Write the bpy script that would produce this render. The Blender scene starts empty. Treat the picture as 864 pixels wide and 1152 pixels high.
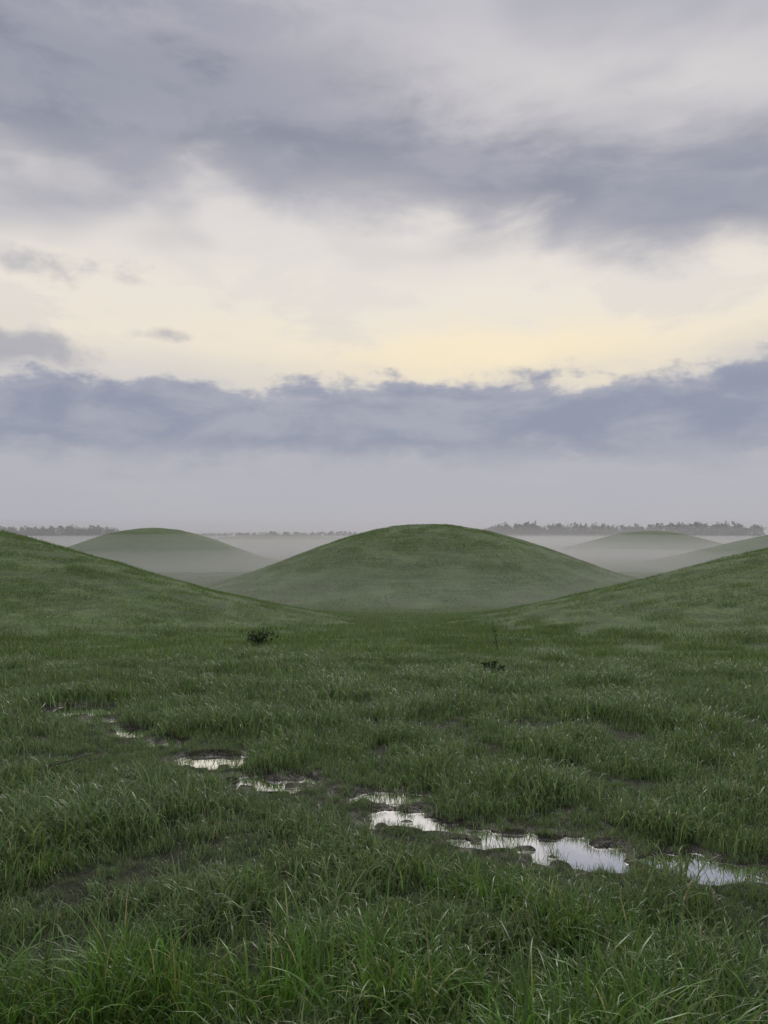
import bpy, math, random
import numpy as np
from mathutils import Vector, Euler, Matrix
random.seed(7); rng=np.random.default_rng(7)
SC=bpy.context.scene
COL=SC.collection
F=870.0; HZ=603.0; CAMH=1.6

# ---------------------------------------------------------------- noise
_L=rng.random((256,256))
def vnoise(x,y):
    xi=np.floor(x).astype(int); yi=np.floor(y).astype(int)
    fx=x-xi; fy=y-yi
    fx=fx*fx*(3-2*fx); fy=fy*fy*(3-2*fy)
    a=_L[xi%256,yi%256]; b=_L[(xi+1)%256,yi%256]; c=_L[xi%256,(yi+1)%256]; d=_L[(xi+1)%256,(yi+1)%256]
    return (a*(1-fx)+b*fx)*(1-fy)+(c*(1-fx)+d*fx)*fy
def fbm(x,y,o=4):
    s=0;a=.5;t=0
    for i in range(o):
        s=s+a*vnoise(x*2**i+17.3*i,y*2**i+5.1*i); t+=a; a*=.5
    return s/t
def sst(a,b,x):
    t=np.clip((x-a)/(b-a),0,1); return t*t*(3-2*t)

# ---------------------------------------------------------------- terrain
PUD=[(0.22,4.44,.32,.16,-.15),(0.66,4.16,.30,.16,-.3),(1.06,4.02,.38,.23,-.10),(1.48,3.86,.26,.17,-.2),
     (1.80,3.78,.18,.10,-.2),(2.12,3.70,.34,.12,-.1),(0.86,4.60,.15,.08,0),(-.02,4.85,.24,.10,0),
     (-.74,5.14,.30,.16,-.05),(-1.24,5.64,.28,.20,-.1),(-2.08,6.44,.22,.19,0),(-1.66,6.12,.17,.14,-.2),
     (-2.85,7.25,.40,.26,0),(-2.46,6.85,.15,.12,0)]
WL=-0.032
def pudf(x,y):
    wx=x+.20*(fbm(x*3.1+9,y*3.1,3)-.5)+.08*(vnoise(x*12,y*12)-.5); wy=y+.17*(fbm(x*3.4+30,y*5+4,3)-.5)+.06*(vnoise(x*15+5,y*17)-.5)
    m=np.full(np.shape(x),-9.0)
    for (cx,cy,a,b,r) in PUD:
        dx=wx-cx; dy=wy-cy
        u=(dx*math.cos(r)+dy*math.sin(r)); v=(-dx*math.sin(r)+dy*math.cos(r))
        q=np.sqrt((u/a)**2+(v/b)**2)
        m=np.maximum(m,(1-q)*min(a,b))
    return m-.12*sst(.58,.8,vnoise(x*8+3,y*13))
def base(x,y):
    t=y
    z=-2.3*np.clip(.55*sst(7,42,t)+.45*np.clip((t-8)/34,0,1),0,1)
    z=z+2.8*sst(330,620,t)
    z=z+.05*(fbm(x*.45,y*.45,3)-.5)*(1+sst(10,30,t)*2)
    z=z+.30*(fbm(x*.07+3,y*.07,2)-.5)*sst(9,25,t)
    return z
def near(x,y):
    z=base(x,y)*1.0
    fl=1-sst(7.0,9,np.hypot(x,y))
    z=z*(1-fl)+fl*(.03*(fbm(x*.8,y*.8,3)-.5)+.03*(fbm(x*4,y*4,3)-.5))
    m=pudf(x,y)
    w=sst(-.09,.0,m)
    z=z*(1-w)+w*(WL)-sst(-.02,.02,m)*.03
    z=z+w*.020*(vnoise(x*20,y*20)-.35)
    return z
HILLS=[(-17.5,27,3.35,18,1.0),(17.5,24,2.85,17.6,1.0),(3.3,60,4.8,20.6,.92),(-32.5,110,5.1,20,.9),
       (62,180,5.1,26,.85),(61,104,4.9,27,.9),(-45,330,4.6,60,.9)]
def bell(r,R,p): return np.where(r<R,(0.5+.5*np.cos(np.pi*np.clip(r/R,0,1)))**p,0)
def hillz(x,y,i):
    hx,hy,h,R,p=HILLS[i]
    r=np.hypot(x-hx,y-hy)*(1+.05*np.sin(np.arctan2(y-hy,x-hx)*2+i)+.02*np.sin(np.arctan2(y-hy,x-hx)*5+i*2))
    return h*bell(r,R,p),r
def surf(x,y):
    z=near(x,y)
    b=z.copy()
    for i in range(len(HILLS)):
        hz,r=hillz(x,y,i)
        b=np.maximum(b,z+hz+.08*(fbm(x*.9,y*.9,3)-.5)*np.clip(hz,0,1))
    return b

def mkmesh(name,v,f,mats=(),smooth=True,parent=None,link=True):
    me=bpy.data.meshes.new(name)
    me.from_pydata([tuple(p) for p in v] if not isinstance(v,np.ndarray) else v.tolist(),[],f if not isinstance(f,np.ndarray) else f.tolist())
    if smooth: me.polygons.foreach_set('use_smooth',[True]*len(me.polygons))
    for m in mats: me.materials.append(m)
    o=bpy.data.objects.new(name,me)
    if link: COL.objects.link(o)
    if parent: o.parent=parent
    return o
def gridfaces(n,m,wrap=False):
    i,j=np.meshgrid(np.arange(n-1),np.arange(m if wrap else m-1),indexing='ij')
    j2=(j+1)%m
    return np.stack([i*m+j,i*m+j2,(i+1)*m+j2,(i+1)*m+j],-1).reshape(-1,4)

# ---------------------------------------------------------------- node helpers
def lin(c):
    return tuple(((v/255)/12.92 if v/255<=.04045 else ((v/255+.055)/1.055)**2.4) for v in c)+(1,)
class NT:
    def __init__(s,t): s.t=t; t.nodes.clear()
    def n(s,ty,**k):
        nd=s.t.nodes.new(ty)
        for a,b in k.items(): setattr(nd,a,b)
        return nd
    def l(s,a,b): s.t.links.new(a,b)
    def setin(s,sock,v):
        if isinstance(v,bpy.types.NodeSocket): s.l(v,sock)
        else: sock.default_value=v
    def m(s,op,a,b=0,c=0,clamp=False):
        nd=s.n('ShaderNodeMath',operation=op,use_clamp=clamp)
        s.setin(nd.inputs[0],a); s.setin(nd.inputs[1],b); s.setin(nd.inputs[2],c)
        return nd.outputs[0]
    def ss(s,x,a,b,lo=0,hi=1):
        nd=s.n('ShaderNodeMapRange',interpolation_type='SMOOTHSTEP')
        s.setin(nd.inputs['Value'],x); s.setin(nd.inputs['From Min'],a); s.setin(nd.inputs['From Max'],b)
        nd.inputs['To Min'].default_value=lo; nd.inputs['To Max'].default_value=hi
        return nd.outputs[0]
    def noise(s,vec,scale,det=4,rough=.5,dist=0):
        nd=s.n('ShaderNodeTexNoise'); 
        if vec is not None: s.l(vec,nd.inputs['Vector'])
        nd.inputs['Scale'].default_value=scale; nd.inputs['Detail'].default_value=det
        nd.inputs['Roughness'].default_value=rough; nd.inputs['Distortion'].default_value=dist
        return nd.outputs['Fac']
    def mix(s,f,a,b,mode='MIX'):
        nd=s.n('ShaderNodeMix',data_type='RGBA',blend_type=mode)
        s.setin(nd.inputs[0],f); s.setin(nd.inputs[6],a); s.setin(nd.inputs[7],b)
        return nd.outputs[2]
    def ramp(s,f,stops):
        nd=s.n('ShaderNodeValToRGB'); cr=nd.color_ramp
        while len(cr.elements)<len(stops): cr.elements.new(.5)
        for e,(p,c) in zip(cr.elements,stops): e.position=p; e.color=c
        s.l(f,nd.inputs[0]); return nd.outputs[0]
    def comb(s,x,y,z):
        nd=s.n('ShaderNodeCombineXYZ')
        for i,v in enumerate((x,y,z)): s.setin(nd.inputs[i],v)
        return nd.outputs[0]
    def sep(s,v):
        nd=s.n('ShaderNodeSeparateXYZ'); s.l(v,nd.inputs[0]); return nd.outputs

def mat(name):
    m=bpy.data.materials.new(name); m.use_nodes=True; return m,NT(m.node_tree)

def grass_mix(nt,big,mid,st):
    c=nt.mix(big,(.080,.142,.029,1),(.108,.172,.046,1))
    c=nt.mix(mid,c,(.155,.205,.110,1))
    return nt.mix(st,c,(.048,.078,.026,1))
def grass_col(nt):
    pos=nt.n('ShaderNodeNewGeometry').outputs['Position']
    x,y,z=nt.sep(pos)
    big=nt.noise(pos,.22,2,.5); mid=nt.noise(pos,1.1,2,.6)
    st=nt.noise(nt.comb(nt.m('MULTIPLY',x,.25),nt.m('MULTIPLY',y,.25),nt.m('MULTIPLY',z,7)),1.6,3,.6)
    c=grass_mix(nt,nt.ss(big,.35,.65),nt.ss(mid,.42,.68,0,.25),nt.ss(st,.45,.60,0,.65))
    return c,pos,(x,y,z)

def blade_mat(name,kind):
    m,nt=mat(name)
    def ia(n): return nt.n('ShaderNodeAttribute',attribute_type='INSTANCER',attribute_name=n).outputs['Fac']
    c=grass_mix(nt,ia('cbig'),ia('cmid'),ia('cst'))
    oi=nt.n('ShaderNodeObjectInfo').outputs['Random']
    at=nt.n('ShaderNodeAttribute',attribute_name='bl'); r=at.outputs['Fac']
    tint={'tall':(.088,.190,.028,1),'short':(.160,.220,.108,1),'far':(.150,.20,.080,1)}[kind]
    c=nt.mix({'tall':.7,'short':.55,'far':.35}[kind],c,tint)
    c=nt.mix(nt.ss(r,.94,.97),c,(.36,.30,.15,1))
    hs=nt.n('ShaderNodeHueSaturation'); nt.l(c,hs.inputs['Color'])
    nt.l(nt.m('ADD',nt.m('MULTIPLY',oi,.03),.483),hs.inputs['Hue'])
    nt.l(nt.m('ADD',nt.m('MULTIPLY',nt.m('FRACT',nt.m('ADD',nt.m('MULTIPLY',r,7.3),oi)),1.6),.36),hs.inputs['Value'])
    hs.inputs['Saturation'].default_value=1.03
    c=hs.outputs[0]
    p=nt.n('ShaderNodeBsdfPrincipled'); nt.l(c,p.inputs['Base Color'])
    p.inputs['Roughness'].default_value=.34; p.inputs['Specular IOR Level'].default_value=.45
    t=nt.n('ShaderNodeBsdfTranslucent'); nt.l(nt.mix(.45,c,(.18,.35,.04,1)),t.inputs['Color'])
    mx=nt.n('ShaderNodeMixShader'); mx.inputs[0].default_value=.36
    nt.l(p.outputs[0],mx.inputs[1]); nt.l(t.outputs[0],mx.inputs[2])
    o=nt.n('ShaderNodeOutputMaterial'); nt.l(mx.outputs[0],o.inputs['Surface'])
    return m
MT=blade_mat('grass_tall','tall'); MS=blade_mat('grass_dewy','short'); MF=blade_mat('grass_far','far')

def turf_mat(name):
    m,nt=mat(name)
    c,pos,(x,y,z)=grass_col(nt)
    fine=nt.noise(pos,9,4,.7)
    c=nt.mix(nt.ss(fine,.4,.65,0,.75),c,(.03,.05,.018,1))
    th=nt.n('ShaderNodeAttribute',attribute_name='thatch_gap_shade').outputs['Fac']
    c=nt.mix(th,c,nt.mix(nt.ss(fine,.35,.65),(.010,.014,.006,1),(.032,.038,.014,1)))  # dark thatch near camera, with the shade between blades painted into its colour
    mud=nt.n('ShaderNodeAttribute',attribute_name='mud').outputs['Fac']
    mc=nt.mix(fine,(.016,.013,.009,1),(.055,.043,.032,1))
    c=nt.mix(mud,c,mc)
    p=nt.n('ShaderNodeBsdfPrincipled'); nt.l(c,p.inputs['Base Color'])
    nt.l(nt.ss(mud,0,1,.85,.45),p.inputs['Roughness'])
    p.inputs['Specular IOR Level'].default_value=.3
    b=nt.n('ShaderNodeBump'); b.inputs['Strength'].default_value=.8; b.inputs['Distance'].default_value=.05
    nt.l(fine,b.inputs['Height']); nt.l(b.outputs[0],p.inputs['Normal'])
    o=nt.n('ShaderNodeOutputMaterial'); nt.l(p.outputs[0],o.inputs['Surface'])
    return m
MG=turf_mat('turf')

# ---------------------------------------------------------------- ground sheet
ang=np.radians(np.concatenate([np.arange(-180,-64,4.),np.arange(-62,62.01,.3),np.arange(66,180,4.)]))
rad=np.concatenate([[0.02],.4*np.exp(np.arange(0,math.log(6000/.4),.0085))])
A,R_=np.meshgrid(ang,rad)
X=R_*np.sin(A); Y=R_*np.cos(A)
Z=near(X,Y)
V=np.stack([X,Y,Z],-1).reshape(-1,3)
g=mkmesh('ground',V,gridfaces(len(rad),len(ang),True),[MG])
mud=sst(-.11,-.03,pudf(X,Y))
def strip(X,Y):
    c=8.4-.12*X+.4*(fbm(X*.7,Y*.3+7,2)-.5)
    return np.exp(-((Y-c)/.22)**2)*sst(.8,1.6,X)*sst(.40,.6,fbm(X*1.7,Y*2.5,3))
mud=np.maximum(mud,strip(X,Y))
mud=np.where(Y<0,0,mud)
at=g.data.attributes.new('mud','FLOAT','POINT'); at.data.foreach_set('value',mud.reshape(-1).astype(np.float32))
at=g.data.attributes.new('thatch_gap_shade','FLOAT','POINT'); at.data.foreach_set('value',sst(13,8,R_).reshape(-1).astype(np.float32))

for i,(hx,hy,h,R,p) in enumerate(HILLS):
    nr=90 if i<3 else 60; na=240 if i<3 else 140
    rr=np.linspace(0.001,1,nr)*R*1.08; aa=np.linspace(0,2*np.pi,na,endpoint=False)
    RR,AA=np.meshgrid(rr,aa,indexing='ij')
    x=hx+RR*np.cos(AA); y=hy+RR*np.sin(AA)
    hz,r=hillz(x,y,i)
    z=near(x,y)+hz+.08*(fbm(x*.9,y*.9,3)-.5)*np.clip(hz,0,1)+.03-.10*sst(.85,1.0,r/R)
    fc=gridfaces(nr,na,True)
    mkmesh('grassy_hill',np.stack([x,y,z],-1).reshape(-1,3),fc[:,::-1],[MG])

# ---------------------------------------------------------------- water
mw,nt=mat('puddle_water')
p=nt.n('ShaderNodeBsdfPrincipled'); p.inputs['Base Color'].default_value=(.03,.03,.025,1)
p.inputs['Roughness'].default_value=.03; p.inputs['IOR'].default_value=1.33
gl=nt.n('ShaderNodeBsdfGlossy'); gl.inputs['Color'].default_value=(1,1,1,1); gl.inputs['Roughness'].default_value=.01
b=nt.n('ShaderNodeBump'); b.inputs['Strength'].default_value=.05; b.inputs['Distance'].default_value=.01
nt.l(nt.noise(nt.n('ShaderNodeNewGeometry').outputs['Position'],7,2,.5),b.inputs['Height'])
nt.l(b.outputs[0],p.inputs['Normal']); nt.l(b.outputs[0],gl.inputs['Normal'])
mx=nt.n('ShaderNodeMixShader'); mx.inputs[0].default_value=.95
nt.l(p.outputs[0],mx.inputs[1]); nt.l(gl.outputs[0],mx.inputs[2])
o=nt.n('ShaderNodeOutputMaterial'); nt.l(mx.outputs[0],o.inputs['Surface'])
def water(x0,x1,y0,y1):
    mkmesh('puddle',[(x0,y0,WL),(x1,y0,WL),(x1,y1,WL),(x0,y1,WL)],[(0,1,2,3)],[mw],False)
water(-.25,2.7,3.35,4.75); water(-.6,.32,4.76,4.99); water(-1.2,-.4,5.0,5.36); water(-1.85,-.82,5.37,6.02)
water(-2.1,-1.4,6.03,6.6); water(-3.5,-2.11,6.0,7.7)

# ---------------------------------------------------------------- grass tufts
LIB=bpy.data.collections.new('grass_tufts')
def tuft(name,n,rad_,lmin,lmax,w,segs,bend,mat_,arch=0):
    V=[];Fc=[];B=[]
    for k in range(n):
        a=random.uniform(0,2*math.pi); r=rad_*math.sqrt(random.random())
        bx,by=r*math.cos(a),r*math.sin(a)
        L=random.uniform(lmin,lmax)*(1 if random.random()<.85 else 1.3)
        d=random.uniform(0,2*math.pi)
        if rad_<.07: d=a+random.gauss(0,.8)
        if arch: d=arch+random.gauss(0,.9)
        bd=bend*random.uniform(.3,1.5); tilt=random.uniform(0.02,.5)
        wd=w*random.uniform(.6,1.3)
        px,py,pz=bx,by,-.01; th=tilt
        sd=(-math.sin(d),math.cos(d)); tw=random.uniform(-.6,.6)
        sd=(math.cos(tw)*sd[0]-math.sin(tw)*sd[1],math.sin(tw)*sd[0]+math.cos(tw)*sd[1])
        s0=len(V); val=random.random()
        for s in range(segs+1):
            f=s/segs; ww=wd*(1-f**1.6)*.5*(0.75+.5*min(1,f*3))
            if s==segs:
                V.append((px,py,pz)); B.append(val)
            else:
                V.append((px-sd[0]*ww,py-sd[1]*ww,pz)); V.append((px+sd[0]*ww,py+sd[1]*ww,pz)); B+= [val,val]
            th=min(th+bd*f*1.3/segs*2,2.3)
            st=L/segs
            px+=math.cos(d)*math.sin(th)*st; py+=math.sin(d)*math.sin(th)*st; pz+=math.cos(th)*st
        for s in range(segs-1):
            q=s0+2*s; Fc.append((q,q+1,q+3,q+2))
        q=s0+2*(segs-1); Fc.append((q,q+1,q+2))
    o=mkmesh(name,V,Fc,[mat_],True,None,False)
    at=o.data.attributes.new('bl','FLOAT','POINT'); at.data.foreach_set('value',B)
    LIB.objects.link(o)
NA=6
for i in range(NA): tuft('t0_%02d'%i,18,.065,.15,.38,.0070,7,1.35,MT,arch=(i%2)*(i+.5))
for i in range(NA): tuft('t1_%02d'%i,22,.09,.06,.15,.0055,4,1.1,MS)
for i in range(NA): tuft('t2_%02d'%i,170,.45,.06,.14,.010,2,.9,MF)
for i in range(NA): tuft('t3_%02d'%i,220,.9,.06,.13,.018,2,.8,MF)

P=[];ROT=[];SCL=[];IDX=[]
def scatter(kind,n,rmin,rmax,amax,smin,smax,power=1.0,filt=None,lim=-.045):
    u=rng.random(n); r=(rmin**(2*power)+(rmax**(2*power)-rmin**(2*power))*u)**(1/(2*power))
    a=np.radians(rng.uniform(-amax,amax,n))
    x=r*np.sin(a); y=r*np.cos(a)
    m=pudf(x,y)
    keep=m<(lim+.05*rng.random(n)*(kind==1))
    keep&=~((strip(x,y)>.5)&(rng.random(n)<.8))
    s=rng.uniform(smin,smax,n)
    if filt is not None:
        k,s=filt(x,y,s,m); keep&=k
    x,y,s,m=x[keep],y[keep],s[keep],m[keep]
    z=surf(x,y)
    e=.15
    nx=-(surf(x+e,y)-surf(x-e,y))/(2*e); ny=-(surf(x,y+e)-surf(x,y-e))/(2*e)
    for i in range(len(x)):
        if y[i]>9:
            q=Vector((nx[i],ny[i],1)).to_track_quat('Z','Y'); e_=(q.to_matrix()@Matrix.Rotation(random.uniform(0,6.283),3,'Z')).to_euler()
            ROT.append((e_.x,e_.y,e_.z))
        else: ROT.append((random.uniform(-.1,.1),random.uniform(-.1,.1),random.uniform(0,6.283)))
        P.append((x[i],y[i],z[i])); SCL.append(s[i]); IDX.append(kind*NA+random.randrange(NA))
def front(x,y):
    f=np.zeros(len(x))
    for k in (.08,.18,.28,.38,.48):
        f=np.maximum(f,(pudf(x,y+k)>-.02)*(1-.5*k/.48))
    return f
def tallf(x,y,s,m):
    d=np.hypot(x,y)
    cl=fbm(x*1.9+3,y*1.9,3)
    dens=sst(4.4,3.0,d)*sst(.38,.56,cl)*1.1+.12*sst(.5,.62,cl)*sst(7.5,3.5,d)+.06*(d<2.8)
    k=rng.random(len(x))<dens
    k&=(m<-.22)&(front(x,y)<.1)
    s=s*(.38+.75*sst(.35,.7,cl))*(.5+.5*sst(4.4,2.6,d))
    s=np.where((m>-.5),s*.6,s)
    return k,s
def shortf(x,y,s,m):
    cl=fbm(x*.9,y*.9+20,3); c2=fbm(x*2.6,y*2.6+9,2)
    s=s*(.38+.6*sst(.3,.7,cl)+.65*sst(.4,.7,c2))
    s=s*(1-.74*front(x,y))
    s=np.where(m>-.12,s*.6,s)
    return rng.random(len(x))<.42+.65*sst(.3,.55,c2),s
scatter(0,8500,.7,7.5,48,.7,1.15,.8,tallf)
scatter(1,27000,.7,11,42,.7,1.3,.75,shortf)
scatter(1,12000,3.0,7.8,34,.25,.5,1.0,lambda x,y,s,m:((m>-.5),s),lim=-.03)
scatter(1,2400,3,20,38,1.2,1.9,.75,lambda x,y,s,m:((fbm(x*.8+40,y*.8,3)>.57)&(m<-.3)&(front(x,y)<.1),s))
scatter(2,3600,8,38,40,.6,1.05,.75)
scatter(3,5500,28,86,34,.7,1.1,1.0)
PA=np.array(P,dtype=float)
me=bpy.data.meshes.new('meadow_grass'); me.from_pydata([tuple(map(float,p)) for p in P],[],[])
GO=bpy.data.objects.new('meadow_grass',me); COL.objects.link(GO)
a=me.attributes.new('rot','FLOAT_VECTOR','POINT'); a.data.foreach_set('vector',np.array(ROT,np.float32).reshape(-1))
a=me.attributes.new('idx','INT','POINT'); a.data.foreach_set('value',np.array(IDX,np.int32))
def fa(nm,v):
    a=me.attributes.new(nm,'FLOAT','POINT'); a.data.foreach_set('value',np.asarray(v,np.float32))
fa('scl',SCL)
fa('cbig',sst(.35,.65,fbm(PA[:,0]*.22,PA[:,1]*.22,2)))
hh_=np.zeros(len(PA))
for i in range(3): hh_=np.maximum(hh_,hillz(PA[:,0],PA[:,1],i)[0])
valley_haze_tint=sst(12,26,PA[:,1])*sst(.9,.1,hh_)  # mist over the valley floor painted into the grass as a paler tint
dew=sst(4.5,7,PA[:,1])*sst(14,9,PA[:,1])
fa('cmid',np.clip(.6*sst(.42,.68,fbm(PA[:,0]*1.1,PA[:,1]*1.1,2))+.8*valley_haze_tint+.35*dew,0,1))
stn=fbm(PA[:,0]*.4+PA[:,2]*1.0,PA[:,2]*7+PA[:,1]*.3,3)
fa('cst',(.6*sst(.45,.62,stn)*sst(8,16,PA[:,1])+.4*sst(.48,.68,fbm(PA[:,0]*.7+60,PA[:,1]*1.4,2)))*(1-.6*valley_haze_tint))
print('instances',len(P))
ng=bpy.data.node_groups.new('scatter_grass','GeometryNodeTree')
ng.interface.new_socket('Geometry',in_out='INPUT',socket_type='NodeSocketGeometry')
ng.interface.new_socket('Geometry',in_out='OUTPUT',socket_type='NodeSocketGeometry')
gi=ng.nodes.new('NodeGroupInput'); go=ng.nodes.new('NodeGroupOutput')
ci=ng.nodes.new('GeometryNodeCollectionInfo'); ci.inputs['Collection'].default_value=LIB
ci.inputs['Separate Children'].default_value=True; ci.inputs['Reset Children'].default_value=True
ip=ng.nodes.new('GeometryNodeInstanceOnPoints'); ip.inputs['Pick Instance'].default_value=True
def na(nm,ty):
    n=ng.nodes.new('GeometryNodeInputNamedAttribute'); n.data_type=ty; n.inputs['Name'].default_value=nm
    return [o for o in n.outputs if o.enabled and o.name=='Attribute'][0]
L=ng.links.new
L(gi.outputs[0],ip.inputs['Points']); L(ci.outputs[0],ip.inputs['Instance'])
L(na('idx','INT'),ip.inputs['Instance Index']); L(na('rot','FLOAT_VECTOR'),ip.inputs['Rotation']); L(na('scl','FLOAT'),ip.inputs['Scale'])
L(ip.outputs[0],go.inputs[0])
md=GO.modifiers.new('scatter','NODES'); md.node_group=ng

# ---------------------------------------------------------------- small plants, twig
def simple(name,c,rough=.7):
    m,nt=mat(name); pos=nt.n('ShaderNodeNewGeometry').outputs['Position']
    n=nt.noise(pos,25,3,.6)
    p=nt.n('ShaderNodeBsdfPrincipled'); nt.l(nt.mix(n,tuple(v*.6 for v in c)+(1,),tuple(v*1.4 for v in c)+(1,)),p.inputs['Base Color'])
    p.inputs['Roughness'].default_value=rough
    o=nt.n('ShaderNodeOutputMaterial'); nt.l(p.outputs[0],o.inputs['Surface']); return m
MB=simple('bark',(.07,.055,.04)); ML=simple('shrub_leaf',(.055,.10,.03)); MTL=simple('tree_foliage',(.035,.05,.03))
MW=simple('weed_leaf',(.03,.055,.018))
def tube(V,Fc,pts,rads,n=5):
    s0=len(V)
    for i,p in enumerate(pts):
        p=Vector(p); t=(Vector(pts[min(i+1,len(pts)-1)])-Vector(pts[max(i-1,0)])).normalized()
        u=t.cross(Vector((.3,1,.1))).normalized(); v=t.cross(u)
        for k in range(n):
            a=2*math.pi*k/n; V.append(tuple(p+(u*math.cos(a)+v*math.sin(a))*rads[i]))
    for i in range(len(pts)-1):
        for k in range(n): Fc.append((s0+i*n+k,s0+i*n+(k+1)%n,s0+(i+1)*n+(k+1)%n,s0+(i+1)*n+k))
def leafq(V,Fc,c,s):
    q=Euler((random.uniform(0,6.3),random.uniform(0,6.3),random.uniform(0,6.3))).to_matrix()
    s0=len(V)
    for a,b in ((-.5,0),(0,-.28),(.6,0),(0,.28)): V.append(tuple(Vector(c)+q@Vector((a*s,b*s,0))))
    Fc.append((s0,s0+1,s0+2,s0+3))
def ground_at(x,y): return float(surf(np.array([x]),np.array([y]))[0])
def plant(name,x,y,H,W,nst,nleaf,ls,spread=1.0,lean=None,ml=None):
    z=ground_at(x,y); V=[];Fc=[];LV=[];LF=[]
    for k in range(nst):
        a=random.uniform(0,6.283) if lean is None else lean+random.gauss(0,.7); sp=random.uniform(.1,1)*W*spread; h=H*random.uniform(.55,1)
        pts=[(x,y,z-.03)]
        for t in (.35,.7,1): pts.append((x+math.cos(a)*sp*t**1.3+random.gauss(0,.02*H),y+math.sin(a)*sp*t**1.3+random.gauss(0,.02*H),z+h*t))
        tube(V,Fc,pts,[.012*H,.009*H,.006*H,.003*H])
        for j in range(nleaf):
            t=random.uniform(.3,1.02); i0=min(int(t*3),2); f=t*3-i0
            p=Vector(pts[i0]).lerp(Vector(pts[i0+1]),f)+Vector([random.gauss(0,.07*W) for _ in range(3)])
            leafq(LV,LF,p,ls*random.uniform(.6,1.3))
    n=len(V); o=mkmesh(name,V+LV,Fc+[tuple(i+n for i in f) for f in LF],[MB,ml or ML],False)
    for i,pg in enumerate(o.data.polygons): pg.material_index=0 if i<len(Fc) else 1
    return o
def px(x,y,D): return ((x-432)/F*D)
plant('small_shrub',px(293,0,13.5),13.5,.27,.34,26,18,.05)
plant('young_sapling',px(560,0,12.0),12.0,.50,.30,3,8,.035,1.0,math.pi)
plant('weed_clump',px(553,0,8.9),8.9,.22,.18,20,14,.05,ml=MW)
V=[];Fc=[]
pts=[(-2.38,5.05,.05),(-2.2,5.12,.09),(-2.0,5.2,.13),(-1.88,5.27,.15)]
tube(V,Fc,pts,[.005,.005,.003,.002]); tube(V,Fc,[pts[1],(-2.12,5.06,.14),(-2.05,5.02,.15)],[.003,.0025,.001])
mkmesh('fallen_twig',V,Fc,[MB])

# ---------------------------------------------------------------- distant trees
V=[];Fc=[];LV=[];LF=[]
def tree(x,y,H):
    z=float(base(np.array([x]),np.array([y]))[0])-.3
    W=H*random.uniform(.4,.7)
    tube(V,Fc,[(x,y,z),(x+random.gauss(0,.1),y,z+H*.5),(x+random.gauss(0,.2),y,z+H*.92)],[.035*H,.022*H,.006*H],4)
    lobes=[]
    for k in range(8):
        a=random.uniform(0,6.28); hh=random.uniform(.12,.93); rr=W*(1.05-hh*.75)*random.uniform(.3,1)
        c=Vector((x+math.cos(a)*rr,y+math.sin(a)*rr,z+H*hh)); lobes.append((c,H*random.uniform(.10,.2)))
    for k in range(3): tube(V,Fc,[(x,y,lobes[k][0].z*.8+z*.2),tuple(lobes[k][0])],[.012*H,.004*H],3)
    for c,r in lobes:
        for j in range(14):
            leafq(LV,LF,c+Vector([random.gauss(0,r*.55) for _ in range(3)]),H*.17*random.uniform(.5,1.2))
xx=-430.
while xx<430:
    D=600+60*math.sin(xx*.011)+random.uniform(-22,22)
    u=xx/D*F+432
    k=float(sst(500,600,np.array([u]))[0]); k2=float(sst(170,100,np.array([u]))[0])
    hh=4.2+6.8*k+3.4*k2
    hh*= .78+.4*vnoise(np.array([xx*.03]),np.array([3.3]))[0]
    tree(xx,D,max(2.5,hh*random.uniform(.8,1.12)))
    xx+=random.uniform(.5,1.4)
n=len(V); o=mkmesh('distant_treeline',V+LV,Fc+[tuple(i+n for i in f) for f in LF],[MB,MTL],False)
mi=np.zeros(len(o.data.polygons),np.int32); mi[len(Fc):]=1; o.data.polygons.foreach_set('material_index',mi)

# ---------------------------------------------------------------- mist
mist=bpy.data.objects.new('morning_mist',None); COL.objects.link(mist)
def fogmat(name,s,g_=.7):
    m,nt=mat(name); v=nt.n('ShaderNodeVolumeScatter'); v.inputs['Density'].default_value=s
    v.inputs['Color'].default_value=(.98,.99,1,1); v.inputs['Anisotropy'].default_value=g_
    o=nt.n('ShaderNodeOutputMaterial'); nt.l(v.outputs[0],o.inputs['Volume']); return m
def bank(x,y,z,rx,ry,rz,s):
    import bmesh
    bm=bmesh.new(); bmesh.ops.create_icosphere(bm,subdivisions=5,radius=1)
    bmesh.ops.scale(bm,vec=(rx,ry,rz),verts=bm.verts); bmesh.ops.translate(bm,vec=(x,y,z),verts=bm.verts)
    me=bpy.data.meshes.new('mist_bank'); bm.to_mesh(me); bm.free()
    me.materials.append(fogmat('mist_%g'%s,s)); o=bpy.data.objects.new('mist_bank',me); COL.objects.link(o); o.parent=mist
bank(0,340,-2.5,600,250,4.4,.0040)
bank(0,225,-2.5,330,140,3.2,.0055)
bank(0,96,-2.6,110,78,2.5,.011)
bank(0,100,-2.6,120,82,4.6,.0050)
bank(0,420,-3,1200,385,11,.0014)

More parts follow.
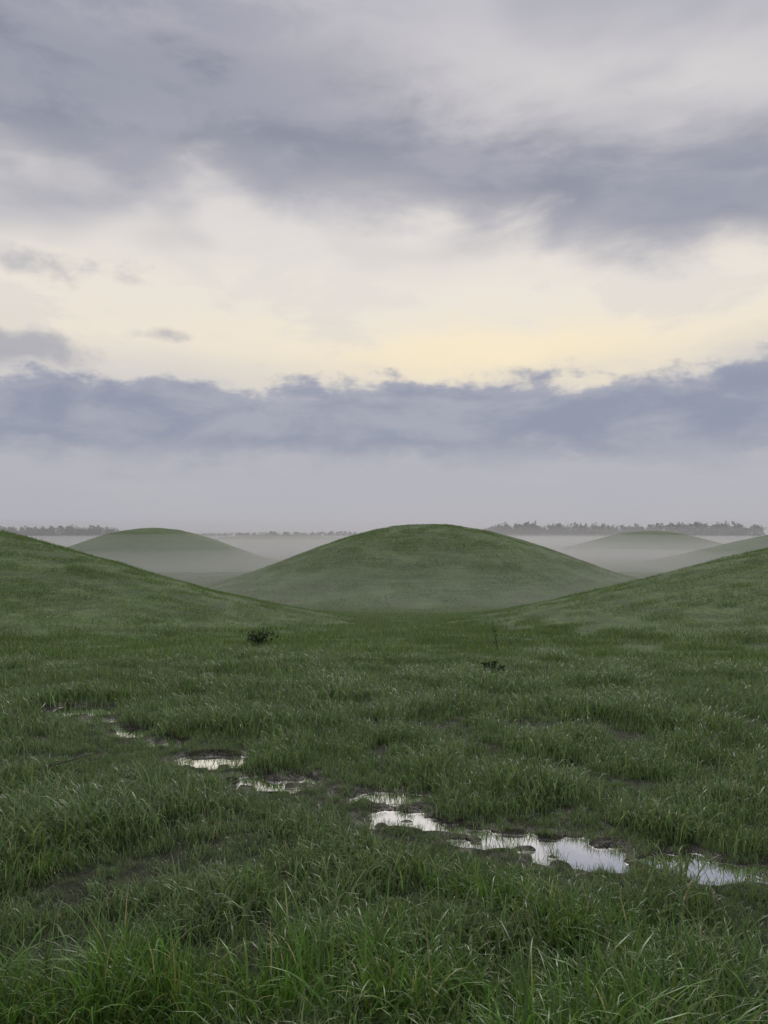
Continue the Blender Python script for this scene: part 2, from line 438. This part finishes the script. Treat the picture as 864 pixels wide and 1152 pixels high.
# ---------------------------------------------------------------- sky
W=bpy.data.worlds.new('World'); SC.world=W; W.use_nodes=True
nt=NT(W.node_tree)
d=nt.n('ShaderNodeVectorMath',operation='NORMALIZE'); nt.l(nt.n('ShaderNodeTexCoord').outputs['Generated'],d.inputs[0])
dx,dy,dz=nt.sep(d.outputs[0])
P1=nt.comb(dx,dy,nt.m('MULTIPLY',dz,2.6))
n1=nt.noise(P1,2.6,3,.5,.3); n2=nt.noise(P1,6,6,.58,.25); n3=nt.noise(nt.comb(dx,dy,nt.m('MULTIPLY',dz,1.5)),17,4,.55)
c1=nt.m('SUBTRACT',n1,.5); c2=nt.m('SUBTRACT',n2,.5); c3=nt.m('SUBTRACT',n3,.5)
e=nt.m('ADD',dz,nt.m('ADD',nt.m('MULTIPLY',c2,.10),nt.m('MULTIPLY',c1,.06)))
G=lambda *c: lin(c)
basec=nt.ramp(e,[(0,G(166,167,178)),(.06,G(169,169,179)),(.13,G(177,175,182)),(.19,G(204,199,195)),(.24,G(232,222,205)),
    (.30,G(230,222,210)),(.37,G(219,213,209)),(.43,G(205,201,201)),(.52,G(188,186,191)),(.65,G(172,173,184)),(1,G(176,178,190))])
def gauss(cx,cz,wx,wz,warp=0):
    a=nt.m('DIVIDE',nt.m('SUBTRACT',dx,cx),wx); z_=nt.m('DIVIDE',nt.m('SUBTRACT',e if warp else dz,cz),wz)
    q=nt.m('ADD',nt.m('MULTIPLY',a,a),nt.m('MULTIPLY',z_,z_))
    return nt.m('MULTIPLY',nt.m('EXPONENT',nt.m('MULTIPLY',q,-1)),nt.ss(dy,0,.2))
col=nt.mix(nt.m('MULTIPLY',nt.m('MULTIPLY',nt.ss(n2,.48,.60),nt.ss(e,.40,.22)),nt.m('MULTIPLY',nt.ss(dz,.17,.22),.4)),basec,G(200,197,197))
col=nt.mix(nt.m('MULTIPLY',gauss(.14,.225,.26,.035,1),.75),col,G(248,230,190))
col=nt.mix(nt.m('MULTIPLY',gauss(.28,.47,.22,.06,1),.6),col,G(214,209,207))
cen=nt.m('SUBTRACT',.434,nt.m('MULTIPLY',nt.m('MAXIMUM',dx,-.2),.12))
off=nt.m('SUBTRACT',nt.m('ADD',dz,nt.m('ADD',nt.m('MULTIPLY',c1,.16),nt.m('MULTIPLY',c2,.12))),cen)
ub=nt.m('MULTIPLY',nt.ss(off,-.080,-.01),nt.ss(off,.09,.02))
dark=nt.mix(nt.ss(n2,.35,.62),G(128,131,147),G(153,154,166))
col=nt.mix(nt.m('MULTIPLY',ub,.94),col,dark)
ul=nt.m('MULTIPLY',nt.ss(dx,.15,-.3),nt.m('MULTIPLY',nt.ss(off,.0,.06),nt.ss(n2,.3,.6)))
col=nt.mix(nt.m('MULTIPLY',ul,.85),col,G(141,143,158))
ov=nt.m('MULTIPLY',nt.ss(n1,.48,.66),nt.ss(dz,.30,.38))
col=nt.mix(nt.m('MULTIPLY',ov,.6),col,G(149,151,164))
sc_=nt.m('MULTIPLY',gauss(-.42,.218,.09,.022),1.3)
sc2=gauss(-.255,.243,.06,.010)
sc3=gauss(-.38,.31,.12,.025)
sm=nt.ss(nt.m('ADD',nt.m('ADD',sc_,nt.m('MULTIPLY',sc2,.7)),nt.m('ADD',nt.m('MULTIPLY',sc3,.6),nt.m('MULTIPLY',c3,1.8))),.35,1.1)
sm=nt.m('MULTIPLY',sm,nt.ss(nt.m('ADD',sc_,nt.m('ADD',sc2,sc3)),.03,.3))
col=nt.mix(nt.m('MULTIPLY',sm,.7),col,G(150,151,164))
te=nt.m('ADD',dz,nt.m('ADD',nt.m('MULTIPLY',c3,.08),nt.m('MULTIPLY',c2,.08)))
top=nt.ss(te,.203,.184)
be=nt.m('ADD',dz,nt.m('ADD',nt.m('MULTIPLY',c2,.12),nt.m('MULTIPLY',c3,.04)))
bot=nt.ss(be,.075,.120)
lb=nt.m('MULTIPLY',top,bot)
lc=nt.mix(nt.ss(n2,.38,.62),G(134,140,159),G(157,159,172))
lc=nt.mix(nt.m('MULTIPLY',nt.ss(te,.165,.2),.45),lc,G(169,168,178))
col=nt.mix(nt.m('MULTIPLY',lb,.95),col,lc)
sky=nt.n('ShaderNodeTexSky'); sky.sky_type='NISHITA'; sky.sun_disc=False
sky.sun_elevation=math.radians(45); sky.sun_rotation=math.radians(8)
skc=nt.mix(1.0,sky.outputs[0],(.006,.006,.006,1),'MULTIPLY')
tot=nt.mix(1.0,col,skc,'ADD')
bg=nt.n('ShaderNodeBackground'); nt.l(tot,bg.inputs[0]); bg.inputs[1].default_value=1.0
o=nt.n('ShaderNodeOutputWorld'); nt.l(bg.outputs[0],o.inputs[0])

sl=bpy.data.lights.new('sun','SUN'); sl.energy=1.5; sl.angle=math.radians(24); sl.color=(1,.95,.87)
so=bpy.data.objects.new('sun',sl); COL.objects.link(so)
dv=Vector((math.sin(math.radians(8))*math.cos(math.radians(45)),math.cos(math.radians(8))*math.cos(math.radians(45)),math.sin(math.radians(45))))
so.rotation_euler=dv.to_track_quat('Z','Y').to_euler()

cd=bpy.data.cameras.new('camera'); cam=bpy.data.objects.new('camera',cd); COL.objects.link(cam)
cd.sensor_fit='VERTICAL'; cd.sensor_height=24; cd.lens=24*F/1152; cd.clip_end=20000; cd.clip_start=.05
cam.location=(0,0,CAMH); cam.rotation_euler=(math.radians(90)+math.atan(27/F),0,0)
SC.camera=cam
SC.view_settings.view_transform='Standard'; SC.view_settings.look='None'; SC.view_settings.exposure=0
